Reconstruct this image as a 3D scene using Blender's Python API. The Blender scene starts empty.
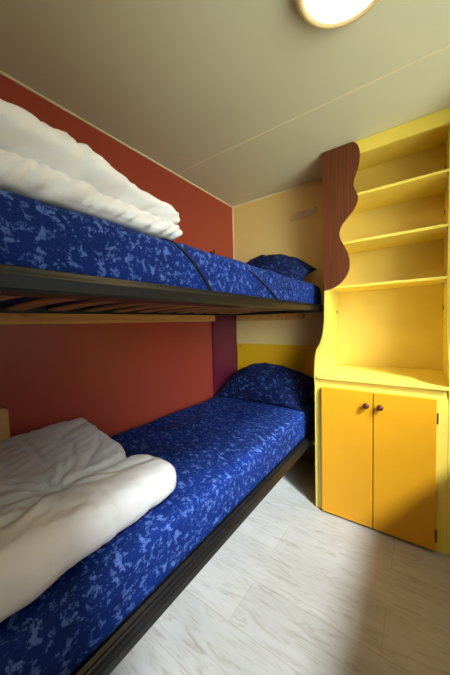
import bpy, bmesh, math, random
from mathutils import Vector, Matrix, noise as mnoise

scene = bpy.context.scene
col = scene.collection
PI = math.pi

# ------------------------------------------------------------------ camera
CAM = Vector((1.348, 0.0, 1.08))
F_PX, YAW, PITCH, ROLL = 275.955, 0.6206, 0.0530, -0.0261
fw = Vector((-math.sin(YAW) * math.cos(PITCH), math.cos(YAW) * math.cos(PITCH), -math.sin(PITCH)))
rt = Vector((math.cos(YAW), math.sin(YAW), 0))
up = rt.cross(fw)
r2 = rt * math.cos(ROLL) + up * math.sin(ROLL)
u2 = up * math.cos(ROLL) - rt * math.sin(ROLL)
cd = bpy.data.cameras.new('camera')
cam = bpy.data.objects.new('camera', cd)
col.objects.link(cam)
cd.sensor_fit = 'VERTICAL'
cd.sensor_height = 36.0
cd.lens = F_PX / 675.0 * 36.0
cd.clip_start = 0.02
M = Matrix.Identity(4)
for i in range(3):
    M[i][0], M[i][1], M[i][2], M[i][3] = r2[i], u2[i], -fw[i], CAM[i]
cam.matrix_world = M
scene.camera = cam

# ------------------------------------------------------------------ world, daylight, exposure
w = bpy.data.worlds.new('sky')
scene.world = w
w.use_nodes = True
bg = w.node_tree.nodes['Background']
bg.inputs['Color'].default_value = (0.80, 0.92, 1.0, 1)
# added strip of sky glow, shaped to light niche and back wall; rest dim
SKY_BASE, SKY_GLOW, GROUND, GROUND_GLOW = 0.4, 26.0, 1.35, 13.0
STRIP_DIR = Vector((0.79, -0.61, 0.0)).normalized()
wn = w.node_tree.nodes
wl = w.node_tree.links
tcw = wn.new('ShaderNodeTexCoord')
def wmath(op, a, b=None, c=None):
    n = wn.new('ShaderNodeMath'); n.operation = op
    for k, v in enumerate((a, b, c)):
        if v is None: continue
        if hasattr(v, 'is_output'): wl.new(v, n.inputs[k])
        else: n.inputs[k].default_value = v
    return n.outputs[0]
flat = wn.new('ShaderNodeVectorMath'); flat.operation = 'MULTIPLY'
flat.inputs[1].default_value = (1, 1, 0)
wl.new(tcw.outputs['Generated'], flat.inputs[0])
nrm = wn.new('ShaderNodeVectorMath'); nrm.operation = 'NORMALIZE'
wl.new(flat.outputs[0], nrm.inputs[0])
dot = wn.new('ShaderNodeVectorMath'); dot.operation = 'DOT_PRODUCT'
dot.inputs[1].default_value = STRIP_DIR
wl.new(nrm.outputs[0], dot.inputs[0])
azi = wmath('POWER', wmath('MAXIMUM', dot.outputs['Value'], 0.0), 45.0)
sepz = wn.new('ShaderNodeSeparateXYZ')
wl.new(tcw.outputs['Generated'], sepz.inputs[0])
ele = wn.new('ShaderNodeMapRange'); ele.interpolation_type = 'SMOOTHSTEP'
ele.inputs['From Min'].default_value = 0.80; ele.inputs['From Max'].default_value = 0.45
wl.new(sepz.outputs['Z'], ele.inputs['Value'])
sky_strip = wmath('MULTIPLY', azi, ele.outputs['Result'])
ma = wn.new('ShaderNodeMath'); ma.operation = 'MULTIPLY_ADD'
ma.inputs[1].default_value = SKY_GLOW; ma.inputs[2].default_value = SKY_BASE
wl.new(sky_strip, ma.inputs[0])
# sunlit ground outside, below the horizon; the added glow strip continues into it
sep = wn.new('ShaderNodeSeparateXYZ')
wl.new(tcw.outputs['Generated'], sep.inputs[0])
gr = wn.new('ShaderNodeMapRange')
gr.inputs['From Min'].default_value = 0.03; gr.inputs['From Max'].default_value = -0.03
gr.inputs['To Min'].default_value = 0.0; gr.inputs['To Max'].default_value = 1.0
wl.new(sep.outputs['Z'], gr.inputs['Value'])
gm = wn.new('ShaderNodeMix'); gm.data_type = 'FLOAT'
wl.new(gr.outputs['Result'], gm.inputs[0]); wl.new(ma.outputs[0], gm.inputs[2])
wl.new(wmath('MULTIPLY_ADD', azi, GROUND_GLOW, GROUND), gm.inputs[3])
wl.new(gm.outputs[0], bg.inputs['Strength'])
gc = wn.new('ShaderNodeMix'); gc.data_type = 'RGBA'
wl.new(gr.outputs['Result'], gc.inputs[0])
gc.inputs[6].default_value = (0.80, 0.92, 1.0, 1); gc.inputs[7].default_value = (0.86, 0.92, 0.74, 1)
wl.new(gc.outputs[2], bg.inputs['Color'])

sl = bpy.data.lights.new('daylight', 'SUN')
sun = bpy.data.objects.new('daylight', sl)
col.objects.link(sun)
sl.energy = 7.0
sl.angle = math.radians(6.5)
sl.color = (0.83, 0.93, 1.0)
sun.rotation_euler = Vector((-0.85, 0.55, -1.0)).to_track_quat('-Z', 'Y').to_euler()
LAMP_POWER = 2.6
LAMP_COLOR = (1.0, 0.62, 0.28)

vs = scene.view_settings
vs.view_transform = 'Standard'
vs.look = 'None'
vs.exposure = 0.0
vs.gamma = 1.0
vs.use_curve_mapping = False

# ------------------------------------------------------------------ materials
def lin(r, g, b):
    def f(c):
        c /= 255.0
        return c / 12.92 if c <= 0.04045 else ((c + 0.055) / 1.055) ** 2.4
    return (f(r), f(g), f(b), 1.0)

class Mat:
    def __init__(s, name, rough=0.5, spec=0.5):
        s.m = bpy.data.materials.new(name)
        s.m.use_nodes = True
        s.nt = s.m.node_tree
        s.b = s.nt.nodes['Principled BSDF']
        s.b.inputs['Roughness'].default_value = rough
        s.b.inputs['Specular IOR Level'].default_value = spec
        s.tc = s.nt.nodes.new('ShaderNodeTexCoord')
    def n(s, t, **kw):
        o = s.nt.nodes.new(t)
        for k, v in kw.items():
            setattr(o, k, v)
        return o
    def link(s, a, b):
        s.nt.links.new(a, b)
    def mapping(s, scale=(1, 1, 1), coord='Object'):
        mp = s.n('ShaderNodeMapping')
        mp.inputs['Scale'].default_value = scale
        s.link(s.tc.outputs[coord], mp.inputs['Vector'])
        return mp.outputs['Vector']
    def noise(s, vec, scale, detail=3, rough=0.5, dist=0.0):
        t = s.n('ShaderNodeTexNoise')
        t.inputs['Scale'].default_value = scale
        t.inputs['Detail'].default_value = detail
        t.inputs['Roughness'].default_value = rough
        t.inputs['Distortion'].default_value = dist
        s.link(vec, t.inputs['Vector'])
        return t.outputs['Fac']
    def ramp(s, fac, stops):
        r = s.n('ShaderNodeValToRGB')
        e = r.color_ramp.elements
        while len(e) < len(stops):
            e.new(0.5)
        for i, (p, c) in enumerate(stops):
            e[i].position = p
            e[i].color = c
        s.link(fac, r.inputs['Fac'])
        return r.outputs['Color']
    def bump(s, h, strength=0.2, dist=0.01):
        bm = s.n('ShaderNodeBump')
        bm.inputs['Strength'].default_value = strength
        bm.inputs['Distance'].default_value = dist
        s.link(h, bm.inputs['Height'])
        s.link(bm.outputs['Normal'], s.b.inputs['Normal'])
    def base(s, c):
        if hasattr(c, 'is_output'):
            s.link(c, s.b.inputs['Base Color'])
        else:
            s.b.inputs['Base Color'].default_value = c
    def mixc(s, fac, a, b):
        mx = s.n('ShaderNodeMix', data_type='RGBA')
        if hasattr(fac, 'is_output'): s.link(fac, mx.inputs[0])
        else: mx.inputs[0].default_value = fac
        for v, i in ((a, 6), (b, 7)):
            if hasattr(v, 'is_output'): s.link(v, mx.inputs[i])
            else: mx.inputs[i].default_value = v
        return mx.outputs[2]

def painted(name, c, rough=0.5, var=0.06, scale=3.0, spec=0.4, bump=0.03):
    m = Mat(name, rough, spec)
    v = m.mapping()
    f = m.noise(v, scale, 4)
    d = tuple(x * (1 - var) for x in c[:3]) + (1,)
    l = tuple(min(1, x * (1 + var)) for x in c[:3]) + (1,)
    m.base(m.ramp(f, [(0.3, d), (0.7, l)]))
    if bump:
        m.bump(m.noise(v, 90, 2), bump, 0.004)
    return m.m

def grain(name, dark, light, scale, rough=0.4, bump=0.05, freq=1.0, knots=False):
    """wood: noise stretched along one axis"""
    m = Mat(name, rough, 0.4)
    v = m.mapping(scale)
    f = m.noise(v, freq, 5, 0.6, 0.6)
    c = m.ramp(f, [(0.32, dark), (0.68, light)])
    if knots:
        vo = m.n('ShaderNodeTexVoronoi')
        vo.inputs['Scale'].default_value = 1.0
        m.link(m.mapping((6, 3.1, 9)), vo.inputs['Vector'])
        kf = m.ramp(vo.outputs['Distance'], [(0.03, (1, 1, 1, 1)), (0.16, (0, 0, 0, 1))])
        c = m.mixc(kf, c, lin(90, 45, 20))
    m.base(c)
    m.bump(f, bump, 0.003)
    return m.m

MT = {}
MT['wall_red'] = painted('terracotta_panel', lin(168, 68, 49), 0.38, 0.05, 2.0, 0.5, 0.015)
MT['wall_cream'] = painted('cream_wallboard', lin(226, 196, 128), 0.5, 0.04, 2.0)
MT['wall_plain'] = painted('pale_wallboard', lin(215, 200, 165), 0.6, 0.04, 2.0)
MT['ceiling'] = painted('ceiling_board', lin(212, 210, 186), 0.5, 0.03, 1.5)
MT['trim_pale'] = painted('pale_trim', lin(232, 216, 180), 0.5, 0.03)
MT['yellow'] = painted('pale_yellow_paint', lin(248, 222, 96), 0.38, 0.04, 5.0, 0.4, 0.02)
MT['yellow_back'] = painted('pale_yellow_board', lin(244, 216, 112), 0.45, 0.06, 4.0, 0.4, 0.02)
MT['orange'] = painted('orange_yellow_paint', lin(232, 162, 24), 0.42, 0.03, 6.0, 0.4, 0.02)
MT['headboard'] = painted('mustard_board', lin(226, 172, 20), 0.45, 0.04, 4.0)
MT['purple'] = painted('burgundy_board', lin(104, 30, 52), 0.4, 0.06, 6.0)
MT['mahogany'] = grain('mahogany_veneer', lin(74, 33, 14), lin(118, 60, 28), (170, 170, 2.2), 0.5, 0.03)
MT['pine'] = grain('pine_batten', lin(196, 134, 66), lin(226, 172, 100), (60, 3.0, 60), 0.5, 0.05, 1.0, True)
MT['slat_wood'] = grain('bent_slat_wood', lin(150, 104, 70), lin(196, 150, 112), (3, 60, 60), 0.4, 0.03)
MT['tan'] = grain('tan_board', lin(206, 156, 98), lin(222, 174, 114), (40, 4, 40), 0.5, 0.03)
MT['knob'] = grain('dark_wood_knob', lin(70, 30, 26), lin(104, 50, 42), (60, 60, 60), 0.25, 0.02)
MT['brown'] = grain('brown_skirting', lin(80, 48, 24), lin(116, 74, 40), (3, 60, 60), 0.5, 0.03)
MT['lamp_rim'] = painted('cream_plastic', lin(226, 200, 150), 0.45)
MT['grey'] = painted('grey_plastic', lin(120, 120, 118), 0.5)
MT['white_plastic'] = painted('white_plastic', lin(238, 234, 220), 0.35)
MT['dark_hole'] = painted('dark_metal_pin', lin(40, 34, 26), 0.5)
MT['hinge'] = painted('dark_hinge_metal', lin(60, 52, 40), 0.35)
MT['stripe'] = painted('navy_stripe', lin(12, 16, 40), 0.8)
MT['door'] = painted('door_board', lin(206, 178, 128), 0.5)

def metal_black():
    m = Mat('black_enamelled_steel', 0.4, 0.45)
    f = m.noise(m.mapping((1, 1, 1)), 14, 5, 0.65)
    m.base(m.ramp(f, [(0.3, lin(12, 12, 12)), (0.75, lin(26, 25, 25))]))
    rr = m.ramp(f, [(0.3, (0.36, 0.36, 0.36, 1)), (0.8, (0.5, 0.5, 0.5, 1))])
    m.link(rr, m.b.inputs['Roughness'])
    return m.m
MT['black'] = metal_black()

def sheet(name, base, base2, spot, sc=31.0):
    m = Mat(name, 0.8, 0.12)
    v = m.mapping((1.0, 1.0, 1.0))
    v2 = m.mapping((1.0, 1.35, 1.35))
    f1 = m.noise(v2, sc, 5.0, 0.68, 0.25)
    f2 = m.noise(v, 5.0, 2.0, 0.5)
    f3 = m.noise(m.mapping((1.7, 0.9, 1.2)), sc * 2.1, 4.0, 0.66, 0.3)
    a = m.ramp(f2, [(0.35, base), (0.65, base2)])
    mk = m.ramp(f1, [(0.555, (0, 0, 0, 1)), (0.60, (1, 1, 1, 1))])
    mk2 = m.ramp(f3, [(0.575, (0, 0, 0, 1)), (0.63, (0.75, 0.75, 0.75, 1))])
    c = m.mixc(mk2, a, spot)
    m.base(m.mixc(mk, c, spot))
    m.bump(m.noise(v, 7, 4, 0.6), 0.25, 0.02)
    m.b.inputs['Sheen Weight'].default_value = 0.0
    return m.m
MT['sheet'] = sheet('blue_mottled_sheet', lin(12, 34, 92), lin(17, 43, 114), lin(76, 104, 170))
MT['sheet_shaded'] = sheet('shaded_navy_mottled_pillowcase', lin(8, 16, 46), lin(12, 23, 62), lin(50, 70, 126))  # navy made darker to carry the cupboard's shadow on the upper pillow

def duvet_mat():
    m = Mat('white_cotton_duvet', 0.85, 0.2)
    v = m.mapping()
    m.base(m.ramp(m.noise(v, 4, 3), [(0.3, lin(228, 226, 224)), (0.7, lin(240, 238, 236))]))
    m.bump(m.noise(v, 28, 5, 0.6, 0.4), 0.22, 0.012)
    m.b.inputs['Sheen Weight'].default_value = 0.15
    return m.m
MT['duvet'] = duvet_mat()
MT['piping'] = painted('white_stitching', lin(214, 210, 206), 0.8)

def floor_mat():
    m = Mat('pale_oak_laminate', 0.42, 0.4)
    tc = m.tc.outputs['Object']
    br = m.n('ShaderNodeTexBrick')
    br.offset = 0.37
    br.inputs['Scale'].default_value = 1.0
    br.inputs['Brick Width'].default_value = 1.25
    br.inputs['Row Height'].default_value = 0.19
    br.inputs['Mortar Size'].default_value = 0.0012
    br.inputs['Mortar Smooth'].default_value = 0.3
    br.inputs['Bias'].default_value = 0.0
    br.inputs['Color1'].default_value = (0, 0, 0, 1)
    br.inputs['Color2'].default_value = (1, 1, 1, 1)
    br.inputs['Mortar'].default_value = (0.5, 0.5, 0.5, 1)
    m.link(tc, br.inputs['Vector'])
    g = m.noise(m.mapping((4.5, 30, 1)), 1.0, 6, 0.66, 2.2)
    g2 = m.noise(m.mapping((1.6, 7, 1)), 1.0, 3, 0.55, 0.6)
    wood = m.ramp(g, [(0.26, lin(150, 143, 131)), (0.40, lin(178, 173, 164)), (0.50, lin(188, 186, 180)), (0.64, lin(190, 189, 184)), (0.8, lin(178, 174, 167))])
    tone = m.ramp(g2, [(0.3, (0.88, 0.87, 0.85, 1)), (0.6, (1, 1, 1, 1))])
    mu = m.n('ShaderNodeMix', data_type='RGBA', blend_type='MULTIPLY')
    mu.inputs[0].default_value = 1.0
    m.link(wood, mu.inputs[6]); m.link(tone, mu.inputs[7])
    pl = m.ramp(br.outputs['Color'], [(0.0, (0.93, 0.93, 0.93, 1)), (1.0, (1.03, 1.02, 1.01, 1))])
    mu2 = m.n('ShaderNodeMix', data_type='RGBA', blend_type='MULTIPLY')
    mu2.inputs[0].default_value = 1.0
    m.link(mu.outputs[2], mu2.inputs[6]); m.link(pl, mu2.inputs[7])
    m.base(m.mixc(br.outputs['Fac'], mu2.outputs[2], lin(158, 152, 142)))
    m.bump(g, 0.05, 0.003)
    return m.m
MT['floor'] = floor_mat()

def emit_mat():
    m = Mat('lit_lamp_glass', 0.3)
    m.base(lin(255, 246, 226))
    m.b.inputs['Emission Color'].default_value = (1.0, 0.86, 0.62, 1)
    m.b.inputs['Emission Strength'].default_value = 3.0
    return m.m
MT['lamp_glass'] = emit_mat()

def pane_mat():
    m = Mat('window_glass', 0.02)
    nt = m.nt
    tr = m.n('ShaderNodeBsdfTransparent')
    gl = m.n('ShaderNodeBsdfGlossy')
    gl.inputs['Roughness'].default_value = 0.02
    mx = m.n('ShaderNodeMixShader')
    mx.inputs[0].default_value = 0.06
    m.link(tr.outputs[0], mx.inputs[1]); m.link(gl.outputs[0], mx.inputs[2])
    m.link(mx.outputs[0], nt.nodes['Material Output'].inputs['Surface'])
    return m.m
MT['pane'] = pane_mat()

# ------------------------------------------------------------------ mesh helpers
def link_mesh(name, bm, mat, parent=None, smooth=False, bevel=0.0, subsurf=0, loc=None):
    me = bpy.data.meshes.new(name)
    bmesh.ops.recalc_face_normals(bm, faces=bm.faces[:])
    bm.to_mesh(me)
    bm.free()
    o = bpy.data.objects.new(name, me)
    col.objects.link(o)
    me.materials.append(MT[mat])
    if smooth:
        me.polygons.foreach_set('use_smooth', [True] * len(me.polygons))
    if bevel:
        b = o.modifiers.new('bevel', 'BEVEL')
        b.width = bevel
        b.segments = 2
        b.limit_method = 'ANGLE'
    if subsurf:
        s = o.modifiers.new('subsurf', 'SUBSURF')
        s.levels = s.render_levels = subsurf
    if parent: o.parent = parent
    if loc: o.location = loc
    return o

def add_box(bm, x0, x1, y0, y1, z0, z1):
    v = [bm.verts.new((x, y, z)) for z in (z0, z1) for y in (y0, y1) for x in (x0, x1)]
    for f in ((0, 1, 3, 2), (4, 5, 7, 6), (0, 1, 5, 4), (2, 3, 7, 6), (0, 2, 6, 4), (1, 3, 7, 5)):
        bm.faces.new([v[i] for i in f])

def box(name, b, mat, parent=None, bevel=0.0):
    """mesh box in world coords; origin at its centre-bottom when top-level"""
    bm = bmesh.new()
    add_box(bm, *b)
    return link_mesh(name, bm, mat, parent, bevel=bevel)

def add_prism(bm, pts, axis, a0, a1):
    """closed polygon pts (2d) extruded on axis ('x': pts=(y,z); 'y': pts=(x,z); 'z': pts=(x,y))"""
    def P(p, a):
        if axis == 'x': return (a, p[0], p[1])
        if axis == 'y': return (p[0], a, p[1])
        return (p[0], p[1], a)
    A = [bm.verts.new(P(p, a0)) for p in pts]
    B = [bm.verts.new(P(p, a1)) for p in pts]
    n = len(pts)
    bm.faces.new(A)
    bm.faces.new(B[::-1])
    for i in range(n):
        bm.faces.new((A[i], A[(i + 1) % n], B[(i + 1) % n], B[i]))

def add_lathe(bm, prof, centre, axis='z', seg=32):
    """prof: list of (r, h); h runs along axis from centre"""
    rings = []
    for r, h in prof:
        ring = []
        for k in range(seg):
            a = 2 * PI * k / seg
            c, s = r * math.cos(a), r * math.sin(a)
            p = {'z': (c, s, h), 'y': (c, h, s), 'x': (h, c, s)}[axis]
            ring.append(bm.verts.new((centre[0] + p[0], centre[1] + p[1], centre[2] + p[2])))
        rings.append(ring)
    for a, b in zip(rings, rings[1:]):
        for k in range(seg):
            bm.faces.new((a[k], a[(k + 1) % seg], b[(k + 1) % seg], b[k]))
    bm.faces.new(rings[0])
    bm.faces.new(rings[-1][::-1])

def catmull(pts, n=8):
    out = []
    P = [pts[0]] + list(pts) + [pts[-1]]
    for i in range(1, len(P) - 2):
        p0, p1, p2, p3 = P[i - 1], P[i], P[i + 1], P[i + 2]
        for k in range(n):
            t = k / n
            out.append(tuple(0.5 * ((2 * b) + (c - a) * t + (2 * a - 5 * b + 4 * c - d) * t * t + (3 * b - a - 3 * c + d) * t ** 3)
                             for a, b, c, d in zip(p0, p1, p2, p3)))
    out.append(tuple(pts[-1]))
    return out

def rounded_box(bm, lo, hi, r, step, deform, rb=None):
    """dense rounded box; r = per-axis inset radius; deform(p, n, q) -> new point (q in 0..1 box coords)"""
    lo, hi = Vector(lo), Vector(hi)
    n = [max(4, int((hi[i] - lo[i]) / step)) for i in range(3)]
    cache = {}
    def vert(i, j, k):
        key = (i, j, k)
        if key in cache: return cache[key]
        q = Vector((i / n[0], j / n[1], k / n[2]))
        p = Vector([lo[a] + (hi[a] - lo[a]) * q[a] for a in range(3)])
        rr = list(r)
        if rb and p.z < (lo.z + hi.z) / 2: rr[2] = rb
        inner = Vector([min(max(p[a], lo[a] + rr[a]), hi[a] - rr[a]) for a in range(3)])
        d = Vector([(p[a] - inner[a]) / rr[a] for a in range(3)])
        L = d.length
        # points on a face plane have max |d| = 1: pull on to the ellipsoid corner
        m = max(abs(d[0]), abs(d[1]), abs(d[2]))
        if L > 1e-9:
            d = d * (m / L)
        nn = Vector([d[a] / rr[a] for a in range(3)])
        nn = nn.normalized() if nn.length > 1e-9 else Vector((0, 0, 1))
        p2 = Vector([inner[a] + d[a] * rr[a] for a in range(3)])
        v = bm.verts.new(deform(p2, nn, q))
        cache[key] = v
        return v
    for a in range(3):
        b, c = [(1, 2), (2, 0), (0, 1)][a]
        for side in (0, n[a]):
            for i in range(n[b]):
                for j in range(n[c]):
                    idx = []
                    for di, dj in ((0, 0), (1, 0), (1, 1), (0, 1)):
                        t = [0, 0, 0]
                        t[a], t[b], t[c] = side, i + di, j + dj
                        idx.append(vert(*t))
                    if side == 0: idx.reverse()
                    bm.faces.new(idx)

def nz(x, y, z):
    return mnoise.noise(Vector((x, y, z)))

def fbm(x, y, z, o=4):
    return mnoise.fractal(Vector((x, y, z)), 1.0, 2.0, o)

def segdist(px, py, a, b):
    ax, ay = a; bx, by = b
    t = ((px - ax) * (bx - ax) + (py - ay) * (by - ay)) / ((bx - ax) ** 2 + (by - ay) ** 2)
    t = min(1, max(0, t))
    return math.hypot(px - ax - t * (bx - ax), py - ay - t * (by - ay)), t

def set_props(o, label=None, cat=None, group=None, kind=None):
    if label: o['label'] = label
    if cat: o['category'] = cat
    if group: o['group'] = group
    if kind: o['kind'] = kind
    return o

def empty(name, loc, label, cat, group=None):
    o = bpy.data.objects.new(name, None)
    o.empty_display_size = 0.1
    o.location = loc
    col.objects.link(o)
    return set_props(o, label, cat, group)

def into(parent, *objs):
    """parts are modelled in world coordinates: shift the mesh so that it sits right under its parent"""
    for o in objs:
        o.data.transform(Matrix.Translation(-parent.location))
        o.parent = parent

def struct(o):
    return set_props(o, kind='structure')

# ------------------------------------------------------------------ the room
XR, YB, YF, ZC = 1.80, 2.049, -0.45, 2.08
T = 0.06
struct(box('floor', (-T, XR + T, YF - T, YB + T, -0.05, 0.0), 'floor'))
struct(box('ceiling', (-T, XR + T, YF - T, YB + T, ZC, ZC + 0.05), 'ceiling'))
struct(box('wall_left', (-T, 0.0, YF - T, YB + T, 0.0, ZC), 'wall_red'))
struct(box('wall_back', (0.0, XR, YB, YB + T, 0.0, ZC), 'wall_cream'))
WY0, WY1, WZ0, WZ1 = -0.38, 1.42, 0.78, 1.98
bm = bmesh.new()
add_box(bm, XR, XR + T, YF - T, YB + T, 0.0, WZ0)
add_box(bm, XR, XR + T, YF - T, YB + T, WZ1, ZC)
add_box(bm, XR, XR + T, YF - T, WY0, WZ0, WZ1)
add_box(bm, XR, XR + T, WY1, YB + T, WZ0, WZ1)
struct(link_mesh('wall_right', bm, 'wall_plain'))
struct(box('wall_front', (0.0, XR, YF - T, YF, 0.0, ZC), 'wall_plain'))
# window (right of the camera, lets the daylight in)
bm = bmesh.new()
fwid = 0.04
for b in ((WY0, WY1, WZ0, WZ0 + fwid), (WY0, WY1, WZ1 - fwid, WZ1)):
    add_box(bm, XR + 0.01, XR + 0.05, *b)
for b in ((WY0, WY0 + fwid), (WY1 - fwid, WY1)):
    add_box(bm, XR + 0.01, XR + 0.05, b[0], b[1], WZ0 + fwid, WZ1 - fwid)
win = struct(link_mesh('window_1', bm, 'white_plastic', bevel=0.003))
pane = box('window_pane', (XR + 0.028, XR + 0.032, WY0 + fwid, WY1 - fwid, WZ0 + fwid, WZ1 - fwid), 'pane', win)
# door behind the camera
dr = struct(box('door_1', (0.98, 1.66, YF, YF + 0.035, 0.005, 1.95), 'door', bevel=0.003))
bm = bmesh.new()
add_lathe(bm, [(0.008, 0.0), (0.008, 0.035), (0.022, 0.04), (0.026, 0.055), (0.02, 0.07), (0.006, 0.074)], (1.06, YF + 0.035, 1.0), 'y', 20)
link_mesh('door_knob', bm, 'hinge', dr, smooth=True)
# trims
struct(box('trim_1', (0.0, 0.007, YF, YB, ZC - 0.008, ZC), 'trim_pale'))
struct(box('trim_2', (0.007, XR, YB - 0.006, YB, ZC - 0.007, ZC), 'trim_pale'))
struct(box('trim_3', (0.0, 0.006, YB - 0.006, YB, 1.15, ZC - 0.008), 'trim_pale'))
struct(box('trim_4', (0.0, XR, 1.370, 1.374, ZC - 0.0015, ZC), 'trim_pale'))
struct(box('baseboard_back', (0.03, 0.84, YB - 0.012, YB, 0.0, 0.14), 'brown', bevel=0.002))

# ------------------------------------------------------------------ boards and battens on the walls
def simple(name, b, mat, label, cat, bevel=0.002, group=None):
    o = box(name, b, mat, bevel=bevel)
    c = Vector(((b[0] + b[1]) / 2, (b[2] + b[3]) / 2, b[4]))
    o.data.transform(Matrix.Translation(-c))
    o.location = c
    return set_props(o, label, cat, group)

ZF_UP, ZF_LO = 1.140, 0.326          # underside of the two bed frames
simple('support_board', (0.0, 0.026, 1.703, YB - 0.024, 0.0, ZF_UP), 'purple',
       'burgundy upright board on the red wall in the far corner between the bunks', 'board')
simple('wall_batten', (0.0, 0.045, -0.2, 1.70, 1.094, ZF_UP), 'pine',
       'long knotty pine batten on the red wall under the upper bunk', 'batten')
simple('wall_batten', (0.046, 0.63, YB - 0.045, YB, 1.092, ZF_UP), 'pine',
       'short pine batten on the cream back wall under the upper bunk', 'batten')
hb = simple('headboard', (0.03, 0.84, YB - 0.022, YB - 0.001, 0.15, 0.897), 'headboard',
            'mustard yellow board on back wall behind the lower pillow', 'headboard')
bm = bmesh.new()
add_lathe(bm, [(0.004, 0.0), (0.004, -0.003), (0.002, -0.004)], (0.066, YB - 0.022, 0.872), 'y', 12)
into(hb, link_mesh('screw_head', bm, 'dark_hole'))

# ventilation grille
vg = empty('vent_grille', (0.624, YB, 1.868), 'small slotted vent grille on the cream back wall near the wavy brown panel', 'vent')
bm = bmesh.new()
vx0, vx1, vz0, vz1 = 0.522, 0.726, 1.836, 1.900
add_box(bm, vx0, vx1, YB - 0.006, YB, vz0, vz0 + 0.010)
add_box(bm, vx0, vx1, YB - 0.006, YB, vz1 - 0.010, vz1)
add_box(bm, vx0, vx0 + 0.016, YB - 0.006, YB, vz0 + 0.010, vz1 - 0.010)
add_box(bm, vx1 - 0.016, vx1, YB - 0.006, YB, vz0 + 0.010, vz1 - 0.010)
into(vg, link_mesh('frame', bm, 'wall_cream', bevel=0.0015))
into(vg, box('backing', (vx0 + 0.0165, vx1 - 0.0165, YB - 0.0008, YB, vz0 + 0.0105, vz1 - 0.0105), 'tan'))
for k in range(4):
    z = vz0 + 0.0135 + k * 0.0115
    bm = bmesh.new()
    add_prism(bm, [(YB - 0.001, z + 0.006), (YB - 0.001, z + 0.0075), (YB - 0.009, z + 0.001), (YB - 0.009, z - 0.0005)], 'x', vx0 + 0.016, vx1 - 0.016)
    into(vg, link_mesh('slat', bm, 'white_plastic'))  # white colour stands in for bright glints on the slats
for x, z in ((vx0 + 0.008, vz0 + 0.01), (vx1 - 0.008, vz1 - 0.008)):
    bm = bmesh.new()
    add_lathe(bm, [(0.0035, 0), (0.0035, -0.003), (0.002, -0.004)], (x, YB - 0.006, z), 'y', 10)
    into(vg, link_mesh('screw', bm, 'dark_hole'))

# small black hook on the red wall
hk = empty('wall_hook', (0.0, 1.728, 1.63), 'tiny black hook on the red wall just above the upper mattress', 'hook')
into(hk, box('back_plate', (0.0, 0.005, 1.712, 1.744, 1.605, 1.640), 'dark_hole', bevel=0.001))
bm = bmesh.new()
add_prism(bm, [(0.005, 1.612), (0.028, 1.616), (0.032, 1.648), (0.026, 1.648), (0.022, 1.624), (0.005, 1.622)], 'y', 1.726, 1.738)
into(hk, link_mesh('prong', bm, 'dark_hole', bevel=0.001))

# ------------------------------------------------------------------ bed frames
BX0, BX1, BY0, BY1 = 0.030, 0.805, -0.16, 2.022
def bed_frame(z0, label, legs):
    root = empty('bed_frame', ((BX0 + BX1) / 2, (BY0 + BY1) / 2, 0.0 if legs else z0), label, 'bed frame')
    h = 0.040
    # front rail: tube with a rolled lip that keeps the mattress in
    bm = bmesh.new()
    add_prism(bm, [(BX1 - 0.030, z0), (BX1, z0), (BX1 + 0.003, z0 + 0.006), (BX1 + 0.003, z0 + h - 0.012), (BX1 - 0.003, z0 + h - 0.004),
                   (BX1 - 0.006, z0 + h + 0.003), (BX1 - 0.012, z0 + h + 0.005), (BX1 - 0.017, z0 + h - 0.002), (BX1 - 0.030, z0 + h + 0.003)],
              'y', BY0, BY1 - 0.075)
    into(root, link_mesh('side_rail', bm, 'black', bevel=0.002))
    into(root, box('side_rail', (BX0, BX0 + 0.028, BY0, BY1, z0, z0 + h), 'black', bevel=0.004))
    into(root, box('end_rail', (BX0 + 0.028, BX1 - 0.004, BY1 - 0.028, BY1, z0, z0 + h), 'black', bevel=0.004))
    into(root, box('end_rail', (BX0 + 0.028, BX1 - 0.032, BY0, BY0 + 0.028, z0, z0 + h), 'black', bevel=0.004))
    into(root, box('ledge', (BX1 - 0.085, BX1 - 0.0305, BY0 + 0.030, BY1 - 0.0295, z0 + 0.0005, z0 + 0.0035), 'black'))
    # corner sleeve at the cupboard end
    into(root, box('corner_sleeve', (BX1 - 0.034, BX1 + 0.001, BY1 - 0.074, BY1 - 0.029, z0 + 0.003, z0 + h + 0.001), 'grey', bevel=0.003))
    n = 14
    for k in range(n):
        y = BY0 + 0.11 + k * (BY1 - BY0 - 0.22) / (n - 1)
        bm = bmesh.new()
        top, bot = [], []
        for i in range(13):
            t = i / 12
            x = BX0 + 0.029 + t * (BX1 - 0.040 - BX0 - 0.029)
            zc = z0 + 0.010 + 0.012 * math.sin(PI * t)
            top.append((x, zc + 0.008)); bot.append((x, zc))
        add_prism(bm, top + bot[::-1], 'y', y - 0.032, y + 0.032)
        into(root, link_mesh('slat', bm, 'slat_wood'))
        into(root, box('slat_holder', (BX1 - 0.060, BX1 - 0.0305, y - 0.035, y + 0.035, z0 + 0.004, z0 + 0.024), 'black', bevel=0.003))
    if legs:
        for x in (0.12, 0.50):
            for y in (0.30, 1.72):
                into(root, box('leg', (x - 0.016, x + 0.016, y - 0.016, y + 0.016, 0.0, z0 + 0.0105), 'black', bevel=0.003))
        for y in (0.30, 1.72):
            into(root, box('cross_bar', (BX0 + 0.005, BX1 - 0.032, y + 0.0165, y + 0.036, z0 - 0.02, z0 + 0.0005), 'black', bevel=0.002))
    return root

bed_frame(ZF_LO, 'black metal slatted bed frame standing low over the floor under the lower mattress', True)
bed_frame(ZF_UP, 'black metal bunk frame with wooden slats carrying the upper mattress', False)

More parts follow.
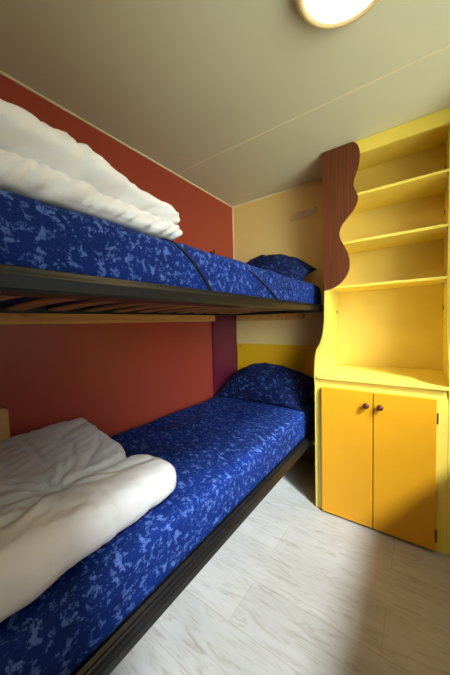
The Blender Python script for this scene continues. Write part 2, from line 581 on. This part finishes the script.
# ------------------------------------------------------------------ mattresses
def mattress(z0, z1, label, seed, near_drop=0.0):
    lo, hi = (0.062, BY0 + 0.032, z0), (0.770, BY1 - 0.032, z1)
    def deform(p, n, q):
        k = 0.006 * fbm(p.x * 5 + seed, p.y * 5, p.z * 6, 3) + 0.003 * fbm(p.x * 14, p.y * 14 + seed, p.z * 14, 3)
        if p.z < z0 + 0.01: k = 0.0
        side = max(0.0, n.x) * 0.006 * math.sin(PI * q.z)
        o = p + n * k
        o.x += side
        if q.z > 0.5:
            o.z -= near_drop * max(0, min(1, (1.0 - p.y) / 0.9)) * q.x
        o.x = min(max(o.x, 0.060), 0.774 if q.z < 0.25 else 0.778)
        if q.z < 0.4 and n.x > 0.3: o.x = 0.7735
        o.y = min(o.y, BY1 - 0.030)
        o.z = min(max(o.z, z0), z1 + 0.002)
        return o
    bm = bmesh.new()
    rounded_box(bm, lo, hi, (0.026, 0.035, 0.022), 0.020, deform, 0.005)
    c = Vector(((lo[0] + hi[0]) / 2, (lo[1] + hi[1]) / 2, z0))
    o = link_mesh('mattress', bm, 'sheet', smooth=True, subsurf=1)
    o.data.transform(Matrix.Translation(-c))
    o.location = c
    return set_props(o, label, 'mattress')

ZM_UP, ZT_UP = ZF_UP + 0.0305, 1.325
ZM_LO, ZT_LO = ZF_LO + 0.0305, 0.524
mat_lo = mattress(ZM_LO, ZT_LO, 'thick lower bunk mattress in a blue mottled fitted sheet', 3.0, 0.012)
mat_up = mattress(ZM_UP, ZT_UP, 'upper bunk mattress in a blue mottled sheet with two dark diagonal stripes', 11.0)

def stripe(ya, yb):
    """narrow dark band over the top edge and slanting down the side of the upper mattress"""
    path = [(0.60, ya - 0.05, ZT_UP + 0.004), (0.71, ya - 0.02, ZT_UP + 0.004), (0.755, ya, ZT_UP - 0.004), (0.774, ya + 0.03, ZT_UP - 0.03)]
    for k in range(1, 7):
        t = k / 6
        path.append((0.7775 + 0.003 * math.sin(PI * t), ya + 0.03 + (yb - ya - 0.03) * (t ** 0.9), ZT_UP - 0.03 + (ZM_UP + 0.012 - ZT_UP + 0.03) * t))
    path = catmull(path, 4)
    bm = bmesh.new()
    rows = []
    for i, p in enumerate(path):
        wv = 0.006
        nx, nzz = (0.0, 1.0) if i < 7 else (1.0, 0.0)
        off = 0.002
        rows.append([bm.verts.new((p[0] + nx * off, p[1] - wv, p[2] + nzz * off)), bm.verts.new((p[0] + nx * off, p[1] + wv, p[2] + nzz * off)),
                     bm.verts.new((p[0] - nx * 0.006, p[1] + wv, p[2] - nzz * 0.006)), bm.verts.new((p[0] - nx * 0.006, p[1] - wv, p[2] - nzz * 0.006))])
    for a, b in zip(rows, rows[1:]):
        for k in range(4):
            bm.faces.new((a[k], a[(k + 1) % 4], b[(k + 1) % 4], b[k]))
    bm.faces.new(rows[0]); bm.faces.new(rows[-1][::-1])
    o = link_mesh('stripe', bm, 'stripe')
    into(mat_up, o)
    o['label'] = 'narrow dark navy strap'
stripe(0.575, 0.735)
stripe(0.93, 1.262)

# ------------------------------------------------------------------ pillows
def pillow(name, label, W, D, H, mtx, seed, mat, zmin, ymax, droop=0.02):
    inv = mtx.inverted()
    bm = bmesh.new()
    N, K = 44, 30
    def pt(u, v, s):
        a = 1 - abs(u) ** 2.1; b = 1 - abs(v) ** 2.2
        t = (max(a, 0) ** 0.7) * (max(b, 0) ** 0.62)
        pin = 1 - 0.07 * (1 - abs(u) ** 2) * abs(v) ** 3
        pin2 = 1 - 0.05 * (1 - abs(v) ** 2) * abs(u) ** 3
        x = u * W / 2 * pin2; y = v * D / 2 * pin
        wr = 0.018 * fbm(x * 9 + y * 5 + seed, y * 6 - x * 4, seed, 4) + 0.020 * (math.sqrt(abs(nz(x * 22 + y * 9, y * 5, seed + s))) - 0.4)
        z = (H * 0.8 if s > 0 else -H * 0.2) * t + wr * t * (1.0 if s > 0 else 0.2)
        z -= droop * (abs(u) ** 3) * (0.4 + 0.6 * max(0, -v))
        p = mtx @ Vector((x, y, z))
        p.z = max(p.z, zmin + 0.002 * (s < 0) * 0)
        p.y = min(p.y, ymax)
        return inv @ p
    grid = {}
    for s in (1, -1):
        for i in range(N + 1):
            for j in range(K + 1):
                edge = i in (0, N) or j in (0, K)
                key = (i, j, 0 if edge else s)
                if key not in grid:
                    u = -math.cos(PI * i / N) * 0.5 + (2 * i / N - 1) * 0.5
                    v = -math.cos(PI * j / K) * 0.5 + (2 * j / K - 1) * 0.5
                    grid[key] = bm.verts.new(pt(u, v, s))
    for s in (1, -1):
        for i in range(N):
            for j in range(K):
                q = []
                for a, b in ((i, j), (i + 1, j), (i + 1, j + 1), (i, j + 1)):
                    e = a in (0, N) or b in (0, K)
                    q.append(grid[(a, b, 0 if e else s)])
                bm.faces.new(q)
    o = link_mesh(name, bm, mat, smooth=True, subsurf=1)
    o.matrix_world = mtx
    return set_props(o, label, 'pillow')

def place(loc, tilt, rz=0.0):
    return Matrix.Translation(loc) @ Matrix.Rotation(rz, 4, 'Z') @ Matrix.Rotation(tilt, 4, 'X')

pillow('pillow', 'plump dark blue mottled pillow leaning on the mustard board of the lower bunk', 0.70, 0.42, 0.21,
       place((0.408, 1.822, 0.592), math.radians(15)), 2.0, 'sheet_shaded', ZT_LO + 0.006, YB - 0.03)
pillow('pillow', 'navy pillow, colour darkened for shade, on the upper bunk against the cream back wall', 0.60, 0.38, 0.19,
       place((0.440, 1.830, 1.405), math.radians(18)), 7.0, 'sheet_shaded', ZT_UP + 0.006, YB - 0.012, 0.045)

# ------------------------------------------------------------------ duvets
def wrinkle(x, y, ang, f, seed):
    c, s = math.cos(ang), math.sin(ang)
    a, b = x * c + y * s, -x * s + y * c
    n = nz(a * f * 0.28 + seed, b * f, seed)
    return (1 - abs(n) * 2.2)

def crease(px, py, pts, depth, width):
    """soft groove along a polyline"""
    best = 9.0
    for a, b in zip(pts, pts[1:]):
        best = min(best, segdist(px, py, a, b)[0])
    return depth * math.exp(-(best / width) ** 2)

def ridges(a, b, f, seed):
    """pleats: sharp valleys, round crests"""
    n = nz(a * f * 0.22 + seed, b * f, seed * 1.7)
    return math.sqrt(abs(n)) - 0.45

def duvet_upper():
    bm = bmesh.new()
    zb = ZT_UP + 0.0095
    # lower folded layer
    def d1(p, n, q):
        f = max(0, min(1, (p.y - 0.05) / 0.58))
        k = 0.008 * fbm(p.x * 6, p.y * 7, p.z * 6, 3)
        k += 0.022 * ridges(p.z + p.y * 0.45, p.y - p.z * 0.7, 34, 4.0) * max(0, n.x + 0.5 * n.y)
        o = p + n * k
        o.z = max(o.z - 0.024 * f * q.z, zb)
        return o
    rounded_box(bm, (0.10, -0.14, zb), (0.752, 0.632, zb + 0.075), (0.030, 0.030, 0.034), 0.008, d1)
    # upper rolled layer, lower towards the far end
    seams = [[(0.10, 0.330), (0.80, 0.330)], [(0.10, 0.02), (0.80, 0.02)]]
    def d2(p, n, q):
        f = max(0, min(1, (p.y - 0.10) / 0.55))
        k = 0.016 * fbm(p.x * 4 + 3, p.y * 5, p.z * 4, 3)
        k += 0.010 * ridges(p.z * 0.9 + p.y * 0.5 + p.x * 0.4, p.y - p.z * 0.8 - p.x * 0.5, 15, 9.0)
        k += 0.006 * ridges(p.z + p.y * 0.4, p.y * 0.8 - p.z * 0.6 - p.x * 0.3, 36, 3.0)
        k += (0.003 + 0.010 * f) * ridges(p.x + p.z, p.y * 0.7 - p.z, 24, 2.0)
        g = p.y + 0.02 * math.sin(p.x * 14 + p.z * 11)
        k -= 0.012 * math.exp(-((g - 0.345) / 0.014) ** 2) + 0.012 * math.exp(-((g - 0.50) / 0.018) ** 2) * max(0, n.z)
        o = p + n * k
        h0 = zb + 0.050 - 0.020 * f
        o.z = h0 + (o.z - (zb + 0.050)) * (1 - 0.42 * f ** 1.3)
        o.x -= 0.012 * f ** 2
        o.z = max(o.z, zb + 0.012)
        return o
    rounded_box(bm, (0.12, -0.14, zb + 0.050), (0.764, 0.668, zb + 0.190), (0.13, 0.050, 0.070), 0.008, d2)
    o = link_mesh('duvet', bm, 'duvet', smooth=True)
    c = Vector((0.43, 0.25, zb))
    o.data.transform(Matrix.Translation(-c))
    o.location = c
    return set_props(o, 'white duvet folded into a thick roll on the upper mattress', 'duvet')
duvet_upper()

def duvet_lower():
    bm = bmesh.new()
    zb = ZT_LO + 0.008
    T = (0.540, 0.325)                                    # where the folds meet
    folds = [([(0.53, 0.60), (0.545, 0.50), (0.535, 0.41), T], 0.020, 0.016),
             ([(0.08, 0.350), (0.26, 0.360), (0.43, 0.340), T], 0.007, 0.006),
             ([T, (0.615, 0.345), (0.70, 0.345), (0.80, 0.315)], 0.006, 0.006),
             ([T, (0.592, 0.22), (0.60, 0.10)], 0.009, 0.010),
             ([T, (0.40, 0.20), (0.30, 0.12)], 0.007, 0.009),
             ([(0.31, 0.462), (0.43, 0.42), T], 0.010, 0.010),
             ([(0.30, 0.56), (0.42, 0.50), (0.535, 0.41)], 0.008, 0.009),
             ([(0.62, 0.56), (0.60, 0.47), (0.545, 0.40)], 0.008, 0.009),
             ([(0.45, 0.06), (0.50, 0.20), T], 0.008, 0.009),
             ([(0.10, 0.60), (0.16, 0.50), (0.26, 0.42)], 0.006, 0.012)]
    def d(p, n, q):
        top = max(0, n.z)
        k = 0.006 * fbm(p.x * 5 + 1, p.y * 5, p.z * 4, 3)
        cr = 0.0
        for pts, dep, wd in folds:
            cr = max(cr, crease(p.x + 0.008 * nz(p.x * 12, p.y * 12, 1), p.y + 0.008 * nz(p.x * 12, p.y * 12, 5), pts, dep, wd))
        r = math.hypot(p.x - T[0], p.y - T[1])
        rad = math.atan2(p.y - T[1], p.x - T[0])
        k += 0.022 * ridges(r * 1.2, rad * 0.16, 24, 3.0) * math.exp(-(r / 0.17) ** 2) * min(1, r / 0.03)
        k += 0.005 * ridges(p.x * 0.8 + p.y * 0.6, p.y * 0.8 - p.x * 0.6, 16, 5.0)
        k += 0.004 * ridges(p.x * 0.3 + p.y, p.x - p.y * 0.3, 38, 6.0)
        k += 0.010 * ridges(p.x * 0.5 - p.y, p.x + p.y * 0.5, 26, 8.0) * (1 - 0.75 * q.x)
        o = p + n * k
        o.z -= cr * top
        o.z -= 0.012 * top * math.exp(-(r / 0.045) ** 2)
        hgt = 1.04 + 0.04 * (1 - q.x) - 0.16 * q.x * max(0, min(1, (p.y - 0.2) / 0.35))
        o.z = zb + (o.z - zb) * hgt
        # far edge: corner at the wall reaches further, notch where the fold starts
        e = max(0, q.y - 0.45) / 0.55
        o.y += e * (0.070 * (1 - min(1, p.x / 0.45)) - 0.040 * math.exp(-((p.x - 0.52) / 0.05) ** 2) + 0.020 * math.exp(-((p.x - 0.66) / 0.09) ** 2))
        o.x += 0.006 * math.sin(p.y * 9) * q.x
        o.x = max(o.x, 0.064 if p.y < 0.40 else 0.012)
        o.z = max(o.z, zb)
        return o
    rounded_box(bm, (0.02, -0.14, zb), (0.732, 0.600, zb + 0.118), (0.050, 0.034, 0.050), 0.0075, d)
    o = link_mesh('duvet', bm, 'duvet', smooth=True)
    c = Vector((0.38, 0.24, zb))
    o.data.transform(Matrix.Translation(-c))
    o.location = c
    return set_props(o, 'white duvet folded flat and puffy on the lower blue mattress', 'duvet')
duvet_lower()

# tan wooden board end
bm = bmesh.new()
pts = [(-0.10, 0.535), (0.364, 0.535)] + [(0.364 - 0.02 + 0.02 * math.cos(a), 0.778 - 0.02 + 0.02 * math.sin(a)) for a in [i * PI / 10 for i in range(6)]] + [(-0.10, 0.778)]
add_prism(bm, pts, 'x', 0.0, 0.055)
o = link_mesh('wooden_board', bm, 'tan', bevel=0.004)
c = Vector((0.0275, 0.13, 0.535))
o.data.transform(Matrix.Translation(-c)); o.location = c
set_props(o, 'tan wooden board end beside the red wall, just above the lower duvet at far left', 'board')

# ------------------------------------------------------------------ cupboard
CX0, CX1 = 0.8555, 1.463
YU, YL = 1.756, 1.550
YBK = YB - 0.003
cup = empty('cupboard', ((CX0 + CX1) / 2, (YU + YB) / 2, 0.0),
            'tall yellow cupboard with open shelves, wavy brown panel and two orange doors', 'cupboard')
prof = [(YU + 0.001, ZC - 0.002), (1.753, 1.60), (1.748, 1.266), (1.745, 1.143), (1.735, 1.06), (1.705, 0.995), (1.650, 0.945), (1.590, 0.915), (1.556, 0.87), (1.545, 0.82), (1.541, 0.762)]
prof = [prof[0], prof[1]] + catmull(prof[2:], 5) + [(YL, 0.70), (YL, 0.0)]
poly = prof + [(YBK, 0.0), (YBK, ZC - 0.002)]
for x0, x1 in ((CX0, CX0 + 0.016), (CX1 - 0.016, CX1)):
    bm = bmesh.new()
    add_prism(bm, poly, 'x', x0, x1)
    into(cup, link_mesh('side_panel', bm, 'yellow', bevel=0.0015))
IX0, IX1 = CX0 + 0.0165, CX1 - 0.0165
bk = box('back_panel', (IX0, IX1, YBK - 0.012, YBK, 0.02, ZC - 0.002), 'yellow_back')
into(cup, bk)
# wavy brown panel on the front of the shelves
wave = [(1.020, 2.078), (1.045, 2.055), (1.057, 2.010), (1.054, 1.955), (1.040, 1.905), (1.027, 1.865), (1.026, 1.835), (1.036, 1.806), (1.046, 1.779),
        (1.045, 1.745), (1.025, 1.703), (0.990, 1.665), (0.961, 1.630), (0.948, 1.590), (0.955, 1.550), (0.975, 1.510), (0.996, 1.462), (1.004, 1.415), (1.001, 1.372),
        (0.984, 1.333), (0.958, 1.301), (0.925, 1.278), (0.892, 1.266), (0.862, 1.262)]
wave = catmull(wave, 5)
bm = bmesh.new()
add_prism(bm, wave + [(CX0, 1.262), (CX0, 2.078)], 'y', YU - 0.018, YU - 0.008)
wp = link_mesh('wavy_panel', bm, 'mahogany', bevel=0.001)
into(cup, wp)
wp['label'] = 'dark brown wood-grain panel with a wavy edge'
into(cup, box('edge_strip', (CX0 - 0.0005, CX0 + 0.004, YU - 0.0075, YU + 0.003, 1.272, 2.077), 'orange'))
into(cup, box('top_rail', (CX0 + 0.017, IX1, YU - 0.007, YU + 0.012, 2.006, 2.078), 'yellow', bevel=0.001))
into(cup, box('top_shelf', (IX0, IX1, YU + 0.0125, YBK - 0.0125, 2.045, 2.060), 'yellow'))
for zt in (1.794, 1.535, 1.282):
    x0 = IX0
    s = box('shelf', (x0, IX1, YU - 0.006, YBK - 0.0125, zt - 0.014, zt), 'yellow', bevel=0.001)
    into(cup, s)
    for x in (IX0, IX1 - 0.016):
        for y in (YU + 0.03, YU + 0.20):
            bm = bmesh.new()
            add_box(bm, x, x + 0.016, y - 0.006, y + 0.006, zt - 0.020, zt - 0.0145)
            add_box(bm, x if x < 1.1 else x + 0.011, x + 0.005 if x < 1.1 else x + 0.016, y - 0.006, y + 0.006, zt - 0.036, zt - 0.020)
            into(cup, link_mesh('shelf_bracket', bm, 'white_plastic', bevel=0.001))
# little dark shelf pins in the sides
for x, ax in ((IX0, 1), (IX1, -1)):
    for z in (1.135, 1.90, 1.66):
        bm = bmesh.new()
        add_box(bm, min(x, x + ax * 0.004), max(x, x + ax * 0.004), 1.985, 1.993, z - 0.010, z + 0.010)
        into(cup, link_mesh('shelf_pin', bm, 'dark_hole'))
into(cup, box('worktop', (IX0, IX1, YL - 0.016, YBK - 0.0125, 0.756, 0.771), 'yellow', bevel=0.002))
# face frame
into(cup, box('top_frame', (IX0, IX1, YL, YL + 0.018, 0.700, 0.7555), 'yellow'))
into(cup, box('stile', (IX0, 0.915, YL, YL + 0.018, 0.0, 0.6995), 'yellow'))
into(cup, box('stile', (1.392, IX1, YL, YL + 0.018, 0.0, 0.6995), 'yellow'))
into(cup, box('plinth', (0.9155, 1.3915, YL + 0.002, YL + 0.018, 0.0, 0.05), 'brown'))
# doors
for x0, x1, kx in ((0.900, 1.1508, 1.124), (1.1552, 1.4055, 1.186)):
    d = box('door', (x0, x1, YL - 0.0245, YL - 0.006, 0.011, 0.714), 'orange', bevel=0.0015)
    into(cup, d)
    bm = bmesh.new()
    add_lathe(bm, [(0.006, 0.0), (0.006, -0.006), (0.0115, -0.010), (0.0145, -0.016), (0.0145, -0.021), (0.011, -0.0265), (0.005, -0.029)], (kx, YL - 0.0245, 0.6475), 'y', 28)
    k = link_mesh('knob', bm, 'knob', smooth=True)
    k.data.transform(Matrix.Translation(-cup.location))
    k.parent = d
    k['label'] = 'round dark brown wooden knob'
    hx = (x1, x1 + 0.007)
    for z in ((0.625, 0.075) if x0 > 1.0 else ()):
        hg = box('hinge', (hx[0], hx[1], YL - 0.018, YL + 0.001, z - 0.024, z + 0.024), 'hinge', bevel=0.001)
        into(cup, hg)

# ------------------------------------------------------------------ ceiling lamp
LC = (1.166, 0.885)
lamp = empty('ceiling_lamp', (LC[0], LC[1], ZC), 'round lit ceiling lamp with a cream rim', 'lamp')
bm = bmesh.new()
add_lathe(bm, [(0.120, ZC), (0.138, ZC - 0.006), (0.146, ZC - 0.022), (0.143, ZC - 0.036), (0.134, ZC - 0.046), (0.122, ZC - 0.049), (0.119, ZC - 0.030)], (LC[0], LC[1], 0), 'z', 64)
into(lamp, link_mesh('rim', bm, 'lamp_rim', smooth=True))
bm = bmesh.new()
add_lathe(bm, [(0.1175, ZC - 0.032), (0.1175, ZC - 0.044), (0.108, ZC - 0.048), (0.08, ZC - 0.053), (0.045, ZC - 0.056), (0.01, ZC - 0.057)], (LC[0], LC[1], 0), 'z', 64)
into(lamp, link_mesh('diffuser', bm, 'lamp_glass', smooth=True))
bm = bmesh.new()
add_box(bm, LC[0] - 0.075, LC[0] - 0.063, LC[1] + 0.105, LC[1] + 0.113, ZC - 0.047, ZC - 0.0435)
into(lamp, link_mesh('clip', bm, 'tan', bevel=0.001))
pl = bpy.data.lights.new('lamp_light', 'AREA')
pl.shape = 'DISK'
pl.size = 0.24
pl.energy = LAMP_POWER
pl.color = LAMP_COLOR
po = bpy.data.objects.new('lamp_light', pl)
po.location = (0, 0, -0.062)
po.parent = lamp
col.objects.link(po)
